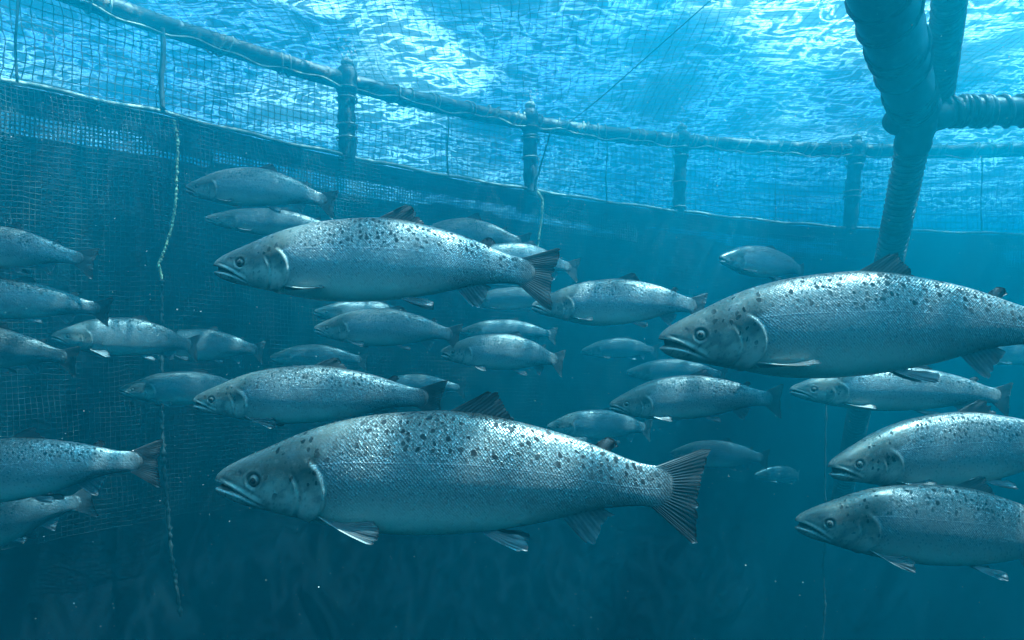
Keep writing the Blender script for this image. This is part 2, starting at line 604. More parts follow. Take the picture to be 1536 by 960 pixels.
    cellw = 0.036
    nc = int((t1 - t0) * RAD / cellw)
    th = np.linspace(t0, t1, nc)
    bz = border_z(th)
    dep = np.concatenate([np.linspace(0, 0.16, 4), 0.16 + np.arange(1, 9) * 0.026, np.linspace(0.40, 12.0, 150)])
    TH, DD = np.meshgrid(th, dep, indexing='ij')
    fold = 0.05 * np.sin(TH * 23 + 0.6 * np.sin(DD * 1.3)) + 0.07 * smooth_noise(TH.shape, (16, 14), 31) + 0.03 * smooth_noise(TH.shape, (5, 30), 32)
    ramp = np.clip(DD / 1.0, 0, 1)
    ex = np.clip(DD - 3.2, 0, None)
    ex = np.where(ex < 1.0, 0.5 * ex ** 2, ex - 0.5)      # rounded turn into the floor
    taper = ex * 0.35
    fold = fold * (1 - 0.85 * np.clip((DD - 1.8) / 1.2, 0, 1))
    Rr = RAD - 0.02 + fold * (0.15 + 0.85 * ramp) - taper
    ex = ex - 0.12 * fold * np.clip(ex, 0, 1)
    Pw = np.stack([CEN[0] + Rr * np.cos(TH), CEN[1] + Rr * np.sin(TH), bz[:, None] - 0.012 - DD + ex * 0.05], -1)
    F = grid_faces(nc, len(dep))
    fi = np.arange(len(F)); jj = fi % (len(dep) - 1); ii = fi // (len(dep) - 1)
    rs = smooth_noise((nc, 16), (26, 5), 33)
    hole = (jj >= 4) & (jj <= 9) & (rs[ii, np.clip(jj, 0, 15)] > -0.05)
    F = F[~hole]
    V = Pw.reshape(-1, 3)
    at = np.stack([TH * RAD, DD, 0 * DD], -1).reshape(-1, 3)
    obj('fabric', mesh_np('wall_fabric', V, F, {'cloth': at}), skirt_material(), wl)
    # coarse lacing strip near the top where the fabric is cut away
    sc = 0.03
    ths = np.linspace(t0, t1, int((t1 - t0) * RAD / sc))
    TH, DD = np.meshgrid(ths, np.arange(0.13, 0.42, sc), indexing='ij')
    Rr = RAD - 0.012 + 0.006 * smooth_noise(TH.shape, (6, 3), 51)
    jz = 0.007 * smooth_noise(TH.shape, (2, 2), 52)
    Ps = np.stack([CEN[0] + Rr * np.cos(TH), CEN[1] + Rr * np.sin(TH), border_z(ths)[:, None] - 0.012 - DD + jz], -1)
    Nn = np.stack([np.cos(TH), np.sin(TH), 0 * TH], -1)
    b = Builder()
    b.add(*net_lines(Ps, Nn, 0.0075))
    b.add(*net_lines(Ps.transpose(1, 0, 2), Nn.transpose(1, 0, 2), 0.0068))
    tag(obj('lacing_strip', b.mesh('lacing_strip'), M_net, wl), kind='stuff')
    # net twine in front of the fabric, upper part
    nd = 86
    dep2 = np.linspace(0.02, 3.2, nd)
    sub = np.arange(0, nc)
    TH, DD = np.meshgrid(th[sub], dep2, indexing='ij')
    f2 = 0.03 * smooth_noise(TH.shape, (16, 8), 41) + 0.014 * smooth_noise(TH.shape, (3, 3), 42)
    fold = 0.05 * np.sin(TH * 23 + 0.6 * np.sin(DD * 1.3))
    Rr = RAD - 0.17 + f2 + fold * np.clip(DD, 0.15, 1) + 0.09 * np.exp(-DD * 3)
    zj = 0.012 * smooth_noise(TH.shape, (4, 3), 43)
    Pw = np.stack([CEN[0] + Rr * np.cos(TH), CEN[1] + Rr * np.sin(TH), bz[sub][:, None] - DD + zj], -1)
    Nn = np.stack([np.cos(TH), np.sin(TH), 0 * TH], -1)
    b = Builder()
    b.add(*net_lines(Pw, Nn, 0.0025))
    b.add(*net_lines(Pw.transpose(1, 0, 2), Nn.transpose(1, 0, 2), 0.0025))
    tag(obj('netting', b.mesh('wall_netting'), M_net2, wl), kind='stuff')

    # roof net below the surface
    rf = empty('roof_net', (0, 0, 0))
    tag(rf, 'fine roof net stretched under the bright water surface above the pen', 'net')
    c = 0.075
    b = Builder()
    for direction in (0, 1):
        for q in np.arange(-5.2, 13.0, c):
            w = np.arange(2.5 if direction == 0 else -5.2, 9.6 if direction == 0 else 13.0, 0.15)
            if direction == 1 and not (2.5 < q < 9.6): continue
            wig = 0.012 * np.sin(w * 9 + q * 31) + 0.015 * np.sin(w * 2.3 + q * 3)
            if direction == 0: x, y = q + wig, w
            else: x, y = w, q + wig
            d = np.hypot(x - CEN[0], y - CEN[1])
            ok = d < RAD - 0.03
            if ok.sum() < 3: continue
            x, y, d = x[ok], y[ok], d[ok]
            z = PIPE_Z + 0.05 + 0.16 * (1 - (d / RAD) ** 4) + 0.02 * np.sin(x * 3 + y * 2) + 0.015 * np.sin(y * 7 - x * 5)
            Pl = np.stack([x, y, z], -1)[None]
            Nl = np.broadcast_to(np.array([0, 0, 1.0]), Pl.shape)
            b.add(*net_lines(Pl, Nl, 0.0028))
    tag(obj('netting', b.mesh('roof_netting'), M_net, rf), kind='stuff')
    # seam rope of the roof net
    a0 = pix(857, 186, 8.2); a1 = pix(992, 66, 6.4)
    s = np.linspace(-0.02, 2.2, 24)[:, None]
    C = a0 + (a1 - a0) * s
    C[:, 2] = np.clip(C[:, 2], PIPE_Z + 0.03, PIPE_Z + 0.2)
    V, Fc = tube_data(C, 0.006, 6)
    obj('seam_rope', mesh_np('seam_rope', V, Fc), M_rope_d, rf)

def ball(c, r, sub=1):
    t = (1 + 5 ** 0.5) / 2
    V = np.array([(-1, t, 0), (1, t, 0), (-1, -t, 0), (1, -t, 0), (0, -1, t), (0, 1, t), (0, -1, -t), (0, 1, -t), (t, 0, -1), (t, 0, 1), (-t, 0, -1), (-t, 0, 1)]) / math.hypot(1, t)
    F = np.array([(0, 11, 5), (0, 5, 1), (0, 1, 7), (0, 7, 10), (0, 10, 11), (1, 5, 9), (5, 11, 4), (11, 10, 2), (10, 7, 6), (7, 1, 8), (3, 9, 4), (3, 4, 2), (3, 2, 6), (3, 6, 8), (3, 8, 9), (4, 9, 5), (2, 4, 11), (6, 2, 10), (8, 6, 7), (9, 8, 1)])
    return np.asarray(c) + r * V, [F]

kb = NT('bubble')
M_bubble = kb.surf(kb.bsdf((0.75, 0.8, 0.8), 0.15, 0.0))

build_pen()

def build_ropes():
    # yellow rope dangling in front of the wall, left
    pts = [(262, 181, 5.75), (267, 215, 5.75), (265, 255, 5.74), (264, 300, 5.72), (258, 340, 5.7), (248, 372, 5.66), (238, 396, 5.62), (243, 420, 5.6), (242, 470, 5.6), (243, 560, 5.55), (243, 640, 5.5), (249, 740, 5.45), (258, 840, 5.4), (272, 925, 5.35)]
    def spline(pts, n=160):
        P = np.array([pix(*p) for p in pts])
        t = np.linspace(0, len(P) - 1, n)
        return np.stack([np.interp(t, np.arange(len(P)), P[:, c]) for c in range(3)], -1)
    def smooth(P, it=6):
        for _ in range(it):
            P[1:-1] = (P[:-2] + 2 * P[1:-1] + P[2:]) / 4
        return P
    def knotted(name, pts, rad, mat, label, cat='rope', n=160, knots=0.5, group=None):
        P = smooth(spline(pts, n))
        rr = rad * (1 + knots * np.clip(np.sin(np.arange(n) * 1.9) + 0.5 * RNG.normal(size=n), 0, 1.5))
        P = P + RNG.normal(size=P.shape) * rad * 0.25
        V, F = tube_data(P, rr, 6)
        tag(obj(name, mesh_np(name, V, F), mat), label, cat, group)
    knotted('rope', pts[:8], 0.0085, M_rope_y, 'knotted yellow rope hanging down the wall at left, beside the upper left salmon', knots=0.7)
    knotted('rope', pts[7:], 0.011, M_rope_d, 'faint fouled rope running down the dark wall in the lower left', knots=0.8)
    knotted('rope', [(806, 288, 7.9), (814, 300, 7.88), (812, 330, 7.85), (808, 360, 7.82), (803, 384, 7.8)], 0.011, M_rope_y, 'short yellow rope hanging on the wall above the tail of the upper centre salmon', knots=0.7, n=60)
    knotted('rope', [(826, 196, 7.95), (820, 220, 7.95), (812, 245, 7.95), (803, 275, 7.95), (802, 286, 7.95)], 0.010, M_rope_d, 'slack dark line looping beside the mid picture post', knots=0.1, n=50)
    knotted('rope', [(1240, 560, 6.4), (1237, 730, 6.3), (1240, 790, 6.2), (1234, 850, 6.2), (1238, 910, 6.1), (1232, 980, 6.0)], 0.007, M_rope_d, 'faint fouled rope hanging in the haze at lower right', knots=0.9, n=90)
build_ropes()

def build_frame():
    """big welded pipe frame at the upper right"""
    N0 = pix(1374, 172, 3.55)
    rt = empty('pipe_frame', tuple(N0))
    tag(rt, 'large dark pipe frame of thick joined tubes with rope windings at upper right', 'pipe frame')
    def local(P): return np.asarray(P) - N0
    def straight(A, B, n=30, wob=0.004):
        s = np.linspace(0, 1, n)[:, None]
        return A + (B - A) * s
    def helix(A, B, rad, r_rope, turns, irregular=0.0, n_per=14, s0=0.0, s1=1.0):
        d = (B - A); L = np.linalg.norm(d); d = d / L
        u = np.cross(d, [0.3, 0.2, 1.0]); u /= np.linalg.norm(u); v = np.cross(d, u)
        n = int(turns * n_per)
        a = np.linspace(0, 2 * math.pi * turns, n)
        s = np.linspace(s0, s1, n) + irregular * np.sin(a / 7.3) / turns
        return A + d * (L * s)[:, None] + rad * (np.cos(a)[:, None] * u + np.sin(a)[:, None] * v)
    # main pipe; its unseen riser leans along the sun to keep shadow off fish
    A = pix(1371, 165, 3.5)
    D = pix(1328, 0, 2.35) - A; B = A + D * 1.35
    s = np.linspace(0, 1, 60)
    axis = straight(A, B, 60)
    up = np.array([B + np.array([-0.02, -0.10, 0.0]) * math.sin(q) + D / np.linalg.norm(D) * 0.35 * math.sin(q) + np.array([0.14, 0, 0.35]) * (1 - math.cos(q)) for q in np.linspace(0.1, 1.5, 12)])
    top = up[-1] + np.array([0.36, -0.06, 0.92]) * np.linspace(0.1, 3.2, 14)[:, None]
    axis = np.vstack([axis, up, top])
    s = np.linspace(0, 1, len(axis))
    V, F = tube_data(local(axis), 0.102 * (1 + 0.008 * np.sin(s * 80)), 28)
    obj('main_pipe', mesh_np('main_pipe', V, F), M_frame, rt)
    for q, (s0, s1, tn) in enumerate(((0.06, 0.20, 4.2), (0.34, 0.46, 2.4), (0.64, 0.70, 1.6))):
        V, F = tube_data(local(helix(A, B, 0.105, 0.008, tn, 0.2, 20, s0, s1)), 0.0085, 5)
        obj('rope_winding', mesh_np('rope_winding', V, F), M_frame if q else M_rope_d, rt)
    # slanting strut
    A2 = pix(1408, 160, 3.75); B2 = A2 + (pix(1424, 0, 2.85) - A2) * 2.6
    V, F = tube_data(local(straight(A2, B2)), 0.052, 18)
    obj('strut', mesh_np('strut', V, F), M_frame, rt)
    V, F = tube_data(local(helix(A2, B2, 0.056, 0.012, 58, 0.5)), 0.0115, 6)
    obj('rope_winding', mesh_np('rope_winding', V, F), M_wind, rt)
    # crossbar
    A3 = pix(1385, 167, 3.6); B3 = pix(2050, 166, 3.6)
    V, F = tube_data(local(straight(A3, B3)), 0.068, 18)
    obj('crossbar', mesh_np('crossbar', V, F), M_frame, rt)
    for s0, s1, tn in ((0.0, 0.06, 4), (0.07, 0.22, 9), (0.26, 0.34, 4), (0.4, 0.6, 11)):
        V, F = tube_data(local(helix(A3, B3, 0.072, 0.012, tn, 0.25, 14, s0, s1)), 0.011, 6)
        obj('rope_winding', mesh_np('rope_winding', V, F), M_wind, rt)
    # leg going down and away
    A4 = pix(1374, 190, 3.5)
    B4 = A4 + (pix(1334, 390, 4.1) - A4) * 4.6
    V, F = tube_data(local(straight(A4, B4, 60)), 0.062, 20)
    obj('leg', mesh_np('leg', V, F), M_frame, rt)
    V, F = tube_data(local(helix(A4, B4, 0.067, 0.01, 118, 0.25, 12)), 0.0125, 6)
    obj('rope_winding', mesh_np('rope_winding', V, F), M_wind, rt)
    # node: collars
    d = (B4 - A4) / np.linalg.norm(B4 - A4)
    C = A4 + d * np.linspace(-0.16, 0.14, 12)[:, None]
    V, F = tube_data(local(C), 0.84 * np.array([0.07, 0.1, 0.108, 0.104, 0.098, 0.106, 0.109, 0.104, 0.096, 0.102, 0.098, 0.078]), 22)
    obj('joint_sleeve', mesh_np('joint_sleeve', V, F), M_frame, rt)
    A5 = pix(1334, 182, 3.5); B5 = pix(1420, 172, 3.6)
    C = A5 + (B5 - A5) * np.linspace(0, 1, 12)[:, None]
    V, F = tube_data(local(C), np.array([0.045, 0.066, 0.07, 0.066, 0.07, 0.073, 0.07, 0.073, 0.07, 0.073, 0.07, 0.06]), 18)
    obj('joint_sleeve', mesh_np('joint_sleeve', V, F), M_frame, rt)
    # bolted flange rings where the main pipe meets the joint
    D0 = D / np.linalg.norm(D)
    for off in (0.02, 0.13):
        C = A + D0 * (off + np.array([-0.018, -0.012, 0.012, 0.018]))[:, None]
        V, F = tube_data(local(C), np.array([0.100, 0.109, 0.109, 0.100]), 26)
        obj('flange', mesh_np('flange', V, F), M_frame, rt)
build_frame()

# ------------------------------------------------------------------ salmon
def pchip(xs, ys):
    xs = np.array(xs, float); ys = np.array(ys, float)
    h = np.diff(xs); d = np.diff(ys) / h
    m = np.zeros_like(ys)
    m[0], m[-1] = d[0], d[-1]
    for i in range(1, len(xs) - 1):
        if d[i - 1] * d[i] > 0:
            w1, w2 = 2 * h[i] + h[i - 1], h[i] + 2 * h[i - 1]
            m[i] = (w1 + w2) / (w1 / d[i - 1] + w2 / d[i])
    def f(x):
        x = np.clip(np.asarray(x, float), xs[0], xs[-1])
        i = np.clip(np.searchsorted(xs, x, side='right') - 1, 0, len(xs) - 2)
        t = (x - xs[i]) / h[i]
        return ((1 + 2 * t) * (1 - t) ** 2 * ys[i] + t * (1 - t) ** 2 * h[i] * m[i] + t * t * (3 - 2 * t) * ys[i + 1] + t * t * (t - 1) * h[i] * m[i + 1])
    return f
TOP = pchip([0, .003, .010, .020, .033, .065, .107, .173, .24, .32, .40, .46, .53, .60, .707, .773, .813, .86, .887, .905],
            [.0125, .0215, .0300, .038, .0455, .061, .079, .107, .128, .143, .150, .152, .146, .132, .103, .078, .061, .045, .041, .040])
BOT = pchip([0, .003, .010, .020, .033, .065, .107, .173, .24, .32, .40, .48, .533, .64, .707, .773, .84, .887, .905],
            [.0085, -.002, -.010, -.0175, -.0245, -.037, -.049, -.065, -.080, -.092, -.096, -.093, -.088, -.071, -.055, -.041, -.037, -.041, -.041])
WID = pchip([0, .003, .010, .020, .033, .07, .107, .17, .24, .35, .45, .60, .70, .78, .84, .887, .905],
            [.002, .0095, .0160, .0205, .0250, .0345, .042, .0510, .0580, .0640, .0640, .0530, .040, .026, .0160, .0075, .0022])
ZLAT = pchip([0.0, .2, .3, .49, .64, .773, .887, 1.0], [.030, .048, .055, .053, .039, .013, -.003, -.006])
MOUTH = np.array([(-.02, .0115), (.004, .0080), (.018, .0045), (.035, -.0010), (.06, -.0125), (.083, -.0255), (.104, -.0375)])

def dist_poly(x, z, P):
    best = np.full(x.shape, 9.0); sgn = np.zeros(x.shape); par = np.zeros(x.shape)
    for i in range(len(P) - 1):
        a, b = P[i], P[i + 1]
        d = b - a; L2 = d @ d
        t = np.clip(((x - a[0]) * d[0] + (z - a[1]) * d[1]) / L2, 0, 1)
        px, pz = a[0] + t * d[0], a[1] + t * d[1]
        dd = np.hypot(x - px, z - pz)
        m = dd < best
        best = np.where(m, dd, best)
        par = np.where(m, px, par)
        cr = d[0] * (z - a[1]) - d[1] * (x - a[0])
        sgn = np.where(m, np.sign(cr), sgn)
    return best, sgn, par

def sstep(x, a, b):
    t = np.clip((x - a) / (b - a), 0, 1)
    return t * t * (3 - 2 * t)
def gau(x, s):
    return np.exp(-(x / s) ** 2)
EYE = (.0885, .0165)

def side_y(u, z):
    """half width of the body at side view point"""
    t, b, w = TOP(u), BOT(u), WID(u)
    c, h = (t + b) / 2, (t - b) / 2
    s = np.clip((z - c) / h, -1, 1)
    return w * (np.sqrt(np.clip(1 - np.abs(s) ** 2.1, 0, 1))) ** 1.0

def body_rest(res, gape=0.05, belly=1.0):
    nh, nb, k = {'hi': (150, 90, 128), 'mid': (90, 50, 80), 'low': (44, 30, 44)}[res]
    q = np.linspace(0, 1, nh)
    uh = .26 * (0.55 * q ** 2.2 + 0.45 * q ** 1.05)
    ub = np.linspace(.26, .905, nb + 1)[1:]
    U = np.concatenate([uh, ub])
    n = len(U)
    # parameter round the girth: 0 = back, going down the +y side, k even and symmetric
    ph = np.arange(k) * 2 * math.pi / k
    # concentrate points round the mouth / cheeks a little
    t, b, w = TOP(U), BOT(U), WID(U)
    b = b * (1 + (belly - 1) * sstep(U, .12, .3) * (1 - sstep(U, .6, .8)))
    c, h = (t + b) / 2, (t - b) / 2
    sy = np.sin(ph); cz = np.cos(ph)
    Y = w[:, None] * np.sign(sy) * np.abs(sy) ** 0.95
    Z = c[:, None] + h[:, None] * np.sign(cz) * np.abs(cz) ** 0.95
    X = np.broadcast_to(U[:, None], Y.shape).copy()
    X += .016 * np.clip((X - .85) / .055, 0, 1) ** 2 * (1 - ((Z - c[:, None]) / h[:, None]) ** 2)
    P = np.stack([X, Y, Z], -1)
    # normals
    du = np.gradient(P, axis=0)
    dp = np.roll(P, -1, 1) - np.roll(P, 1, 1)
    N = np.cross(dp, du)
    ln = np.linalg.norm(N, axis=2)[..., None]
    N = N / np.maximum(ln, 1e-12)
    outw = np.stack([0 * Y, Y, Z - c[:, None]], -1)
    fl = np.sign((N * outw).sum(-1))[..., None]
    N = N * np.where(fl == 0, 1, fl)
    N[0] = np.array([-1.0, 0, 0])
    flank = np.clip(np.abs(N[..., 1]) * 1.6, 0, 1)
    d = np.zeros_like(Y)
    # gill cover
    gx, gz, gr = .165, -.004, .0685
    rr = np.hypot(X - gx, Z - gz); an = np.degrees(np.arctan2(Z - gz, X - gx))
    am = sstep(an, -85, -62) * (1 - sstep(an, 46, 72))
    d += am * np.where(rr < gr, .0042 * sstep(rr, .03, gr), -.0034 * np.exp(-(rr - gr) / .010) * sstep(rr, gr, gr + .002) + .0042 * (1 - sstep(rr, gr, gr + .0022)))
    # preopercle
    px, pz, pr = .112, -.012, .064
    r2 = np.hypot(X - px, Z - pz); a2 = np.degrees(np.arctan2(Z - pz, X - px))
    m2 = sstep(a2, -60, -35) * (1 - sstep(a2, 25, 45))
    d += m2 * (.0016 * gau(r2 - pr, .004) - .0026 * gau(r2 - pr - .0065, .0035))
    # eye socket and brow
    re = np.hypot(X - EYE[0], Z - EYE[1])
    d += -.0024 * gau(re - .0130, .0022) + .0008 * gau(re - .0185, .0035) - .004 * (re < .0110) * flank
    # nostril
    rn = np.hypot(X - .058, (Z - .031))
    d += -.0012 * gau(rn, .003)
    # mouth
    dm, sg, pa = dist_poly(X, Z, MOUTH)
    hw = np.interp(pa, [-.02, .0, .02, .05, .075, .104], [.0050, .0050, .0046, .0030, .0014, .0006])
    deep = np.interp(pa, [-.02, 0, .03, .06, .104], [.012, .012, .010, .0055, .0012])
    infront = 1 - sstep(X, .100, .110)
    groove = (1 - sstep(dm, hw * .55, hw * 1.05)) * infront
    d -= deep * groove
    sd = dm * sg            # + above the mouth
    upj = infront * sstep(X, .012, .035)
    d += upj * .0020 * gau(sd - hw - .0040, .0032)            # upper jaw bone
    d += infront * .0012 * gau(sd + hw + .0030, .0026)          # lower lip
    d -= upj * .0012 * gau(sd - .0145, .0030)
    P2 = P + N * d[..., None]
    jaw = sstep(-sd, -hw * .3, hw * .5) * (1 - sstep(X, .085, .112)) * (dm < .2)
    P2[..., 2] -= jaw * gape * np.clip(.104 - X, 0, 1)
    P2[..., 0] += jaw * gape * .10 * np.clip(.104 - X, 0, 1)
    lips = infront * np.maximum(gau(sd + hw + .0024, .0022), .6 * gau(sd - hw - .0018, .0016)) * (1 - groove)
    mouth = groove * np.clip(hw / .002, 0, 1)
    # skin masks
    xb = np.where(Z > .049, .213 + (Z - .049) * .55, np.where(Z < -.057, .2 - (-.057 - Z) * 1.2, gx + np.sqrt(np.clip(gr ** 2 - (Z - gz) ** 2, 0, 1))))
    soft = .003 + .030 * sstep(Z, .045, .085)
    head = 1 - sstep((X - xb) / soft, -1.0, 2.0)
    edge = am * gau(rr - gr - .001, .0016) + .6 * m2 * gau(r2 - pr - .0015, .0016)
    dark = np.clip(gau(rn, .0042) + .8 * np.exp(-((X - .068) / .012) ** 2 - ((Z - .0315 - (X - .068) * .1) / .0028) ** 2) + .8 * gau(re - .0132, .0016), 0, 1)
    arc = np.concatenate([np.zeros((n, 1)), np.cumsum(np.linalg.norm(np.diff(P, axis=1), axis=2), 1)], 1)
    half = k // 2
    arcs = np.where(np.arange(k)[None, :] <= half, arc, -(arc[:, -1:] + np.linalg.norm(P[:, -1] - P[:, 0], axis=1)[:, None] - arc))
    V = P2.reshape(-1, 3)
    F = [grid_faces(n, k, True)]
    tip = P2[0].mean(0) + np.array([.004, 0, 0])
    end = P2[-1].mean(0)
    V = np.vstack([V, tip, end])
    j = np.arange(k); j2 = (j + 1) % k
    F.append(np.stack([np.full(k, n * k), j2, j], -1))
    F.append(np.stack([np.full(k, n * k + 1), (n - 1) * k + j, (n - 1) * k + j2], -1))
    lat = Z - ZLAT(X)
    def at(a, b_, c_, e):
        A = np.stack([a, b_, c_], -1).reshape(-1, 3)
        return np.vstack([A, e, [0.9, 0, 0] if e[0] == 0 and len(e) else e])
    rest = np.vstack([np.stack([X, arcs, Z], -1).reshape(-1, 3), [0, 0, 0], [.905, 0, 0]])
    fa = np.vstack([np.stack([lat, mouth, lips], -1).reshape(-1, 3), [0, 1, 0], [0, 0, 0]])
    fb = np.vstack([np.stack([edge, dark, head], -1).reshape(-1, 3), [0, 0, 1], [0, 0, 0]])
    return V, F, dict(rest=rest, fa=fa, fb=fb)
def fin_rest(root, tip, rays, thick, tone, seed, bow=(0, 0, 0), jag=.004, ns_per=4, nt=14, pale_edge=0.0):
    """root, tip: control polylines [(s, x, y, z)], closed thin solid"""
    r = np.random.default_rng(seed)
    ns = rays * ns_per + 1
    s = np.linspace(0, 1, ns)
    root = np.array(root); tip = np.array(tip)
    def curve(c):
        return np.stack([pchip(c[:, 0], c[:, i])(s) for i in (1, 2, 3)], -1)
    Rp, Tp = curve(root), curve(tip)
    lens = np.linalg.norm(Tp - Rp, axis=1)
    ray = np.abs(np.sin(s * rays * math.pi))             # 1 between rays' gaps
    jg = r.normal(size=rays + 2) * jag
    ext = 1 + (np.interp(s * rays, np.arange(rays + 2), jg) - jag * .8 * (1 - ray)) / np.maximum(lens, .02)
    Tp = Rp + (Tp - Rp) * ext[:, None]
    t = np.linspace(0, 1, nt)
    P = Rp[:, None] + (Tp - Rp)[:, None] * t[None, :, None]
    P = P + np.array(bow)[None, None] * (np.sin(t * math.pi))[None, :, None]
    ds = np.gradient(P, axis=0); dt = np.gradient(P, axis=1)
    N = np.cross(ds, dt); N /= np.linalg.norm(N, axis=2)[..., None] + 1e-12
    # gentle flutter
    fl = .0022 * np.sin(s * 7 + seed)[:, None] * t[None, :] ** 1.5 + .0012 * np.sin(s * 23 + seed)[:, None] * t[None, :] ** 2
    P = P + N * fl[..., None]
    th = thick * ((1 - t) ** 1.2 * .9 + .12)[None, :] * (0.35 + 0.65 * ray)[:, None]
    th[0] *= .6; th[-1] *= .6
    A = P + N * th[..., None]; B = P - N * th[..., None]
    V = np.vstack([A.reshape(-1, 3), B.reshape(-1, 3)])
    m = ns * nt
    F1 = grid_faces(ns, nt); F2 = grid_faces(ns, nt, base=m)[:, ::-1]
    i = np.arange(ns - 1)
    e1 = np.stack([i * nt + nt - 1, (i + 1) * nt + nt - 1, m + (i + 1) * nt + nt - 1, m + i * nt + nt - 1], -1)
    e0 = np.stack([i * nt, m + i * nt, m + (i + 1) * nt, (i + 1) * nt], -1)
    j = np.arange(nt - 1)
    f0 = np.stack([j, j + 1, m + j + 1, m + j], -1)
    o = (ns - 1) * nt
    f1 = np.stack([o + j, m + o + j, m + o + j + 1, o + j + 1], -1)
    S, TT = np.meshgrid(s, t, indexing='ij')
    a = np.stack([S * rays, TT, S], -1).reshape(-1, 3)
    bb = np.stack([0 * S + tone, 0 * S + pale_edge, 0 * S + seed], -1).reshape(-1, 3)
    return V, [np.vstack([F1, F2, e1, e0, f0, f1])], dict(fin=np.vstack([a, a]), ftone=np.vstack([bb, bb]))

def fins_for(droop, dorsal_h, res, sd):
    npr = 4 if res == 'hi' else (3 if res == 'mid' else 2)
    nt = 16 if res == 'hi' else 9
    out = []
    kw = dict(ns_per=npr, nt=nt)
    dh = dorsal_h
    dh *= 1.12
    def T(z): return .150 + (z - .150) * dh
    out.append(('dorsal_fin', fin_rest([(0, .456, 0, .142), (.5, .525, 0, .136), (1, .588, 0, .125)],
        [(0, .530, 0, T(.1765)), (.12, .549, 0, T(.1850)), (.3, .566, 0, T(.1840)), (.55, .576, 0, T(.168)), (.8, .588, 0, T(.150)), (1, .602, 0, .136)],
        13, .0024, 0.12, sd + 1, (.006, 0, .004), .0030, **kw)))
    out.append(('adipose_fin', fin_rest([(0, .757, 0, .077), (1, .786, 0, .066)],
        [(0, .768, 0, .090), (.35, .784, 0, .0985), (.7, .797, 0, .095), (1, .806, 0, .081)],
        1, .0030, 0.0, sd + 2, (0, 0, .003), .0001, ns_per=12, nt=8)))
    out.append(('anal_fin', fin_rest([(0, .690, 0, -.052), (1, .768, 0, -.034)],
        [(0, .738, 0, -.106), (.18, .755, 0, -.1125), (.4, .765, 0, -.099), (.7, .777, 0, -.076), (1, .794, 0, -.050)],
        9, .0022, 0.62, sd + 3, (0, 0, -.002), .0025, **kw)))
    out.append(('tail_fin', fin_rest([(0, .868, 0, .036), (.5, .880, 0, 0), (1, .868, 0, -.036)],
        [(0, .982, 0, .072), (.06, 1.0, 0, .071), (.28, .988, 0, .031), (.5, .972, 0, -.012), (.72, .970, 0, -.062), (.94, .972, 0, -.117), (1, .956, 0, -.115)],
        24, .0048, 0.05, sd + 4, (0, 0, 0), .0022, **kw)))
    for sgn in (1, -1):
        cy = float(side_y(.545, -.083)) * .85
        c, s_ = math.cos(droop), math.sin(droop)
        # pelvic
        out.append(('pelvic_fin', fin_rest([(0, .533, sgn * cy, -.084), (1, .560, sgn * (cy - .004), -.080)],
            [(0, .612, sgn * (cy + .026), -.116), (.3, .628, sgn * (cy + .030), -.115), (.7, .628, sgn * (cy + .022), -.098), (1, .612, sgn * (cy + .010), -.088)],
            7, .0022, 0.8, sd + 5, (0, sgn * .002, -.003), .0022, **kw)))
        py = float(side_y(.216, -.050)) * .93
        def rot(x, y, z):      # swing about the root hinge (x axis)
            dx, dy, dz = x - .214, y, z
            return (x, sgn * (py + dy * c), -.054 + dz - dy * s_)
        out.append(('pectoral_fin', fin_rest([(0, *rot(.208, .0, .004)), (1, *rot(.222, -.002, -.010))],
            [(0, *rot(.320, .054, -.004)), (.2, *rot(.339, .053, -.003)), (.6, *rot(.341, .034, .002)), (1, *rot(.326, .012, .004))],
            10, .0026, 0.30, sd + 6 + (sgn > 0), (.004, sgn * .006, -.004), .0030, pale_edge=1.0, **kw)))
    return out

def bend_fn(amp, phase):
    xs = np.linspace(-.05, 1.1, 240)
    yc = amp * (0.15 + 0.9 * np.clip(xs, 0, 2) ** 2) * np.sin(2 * math.pi * (xs * .85) + phase)
    yc -= np.interp(.42, xs, yc)
    th = np.arctan(np.gradient(yc, xs))
    xc = np.concatenate([[0], np.cumsum(np.cos((th[1:] + th[:-1]) / 2) * np.diff(xs))]) + xs[0]
    xc += .42 - np.interp(.42, xs, xc)
    def f(V):
        x, y, z = V[:, 0], V[:, 1], V[:, 2]
        t = np.interp(x, xs, th); X = np.interp(x, xs, xc); Y = np.interp(x, xs, yc)
        return np.stack([X - y * np.sin(t), Y + y * np.cos(t), z], -1)
    return f

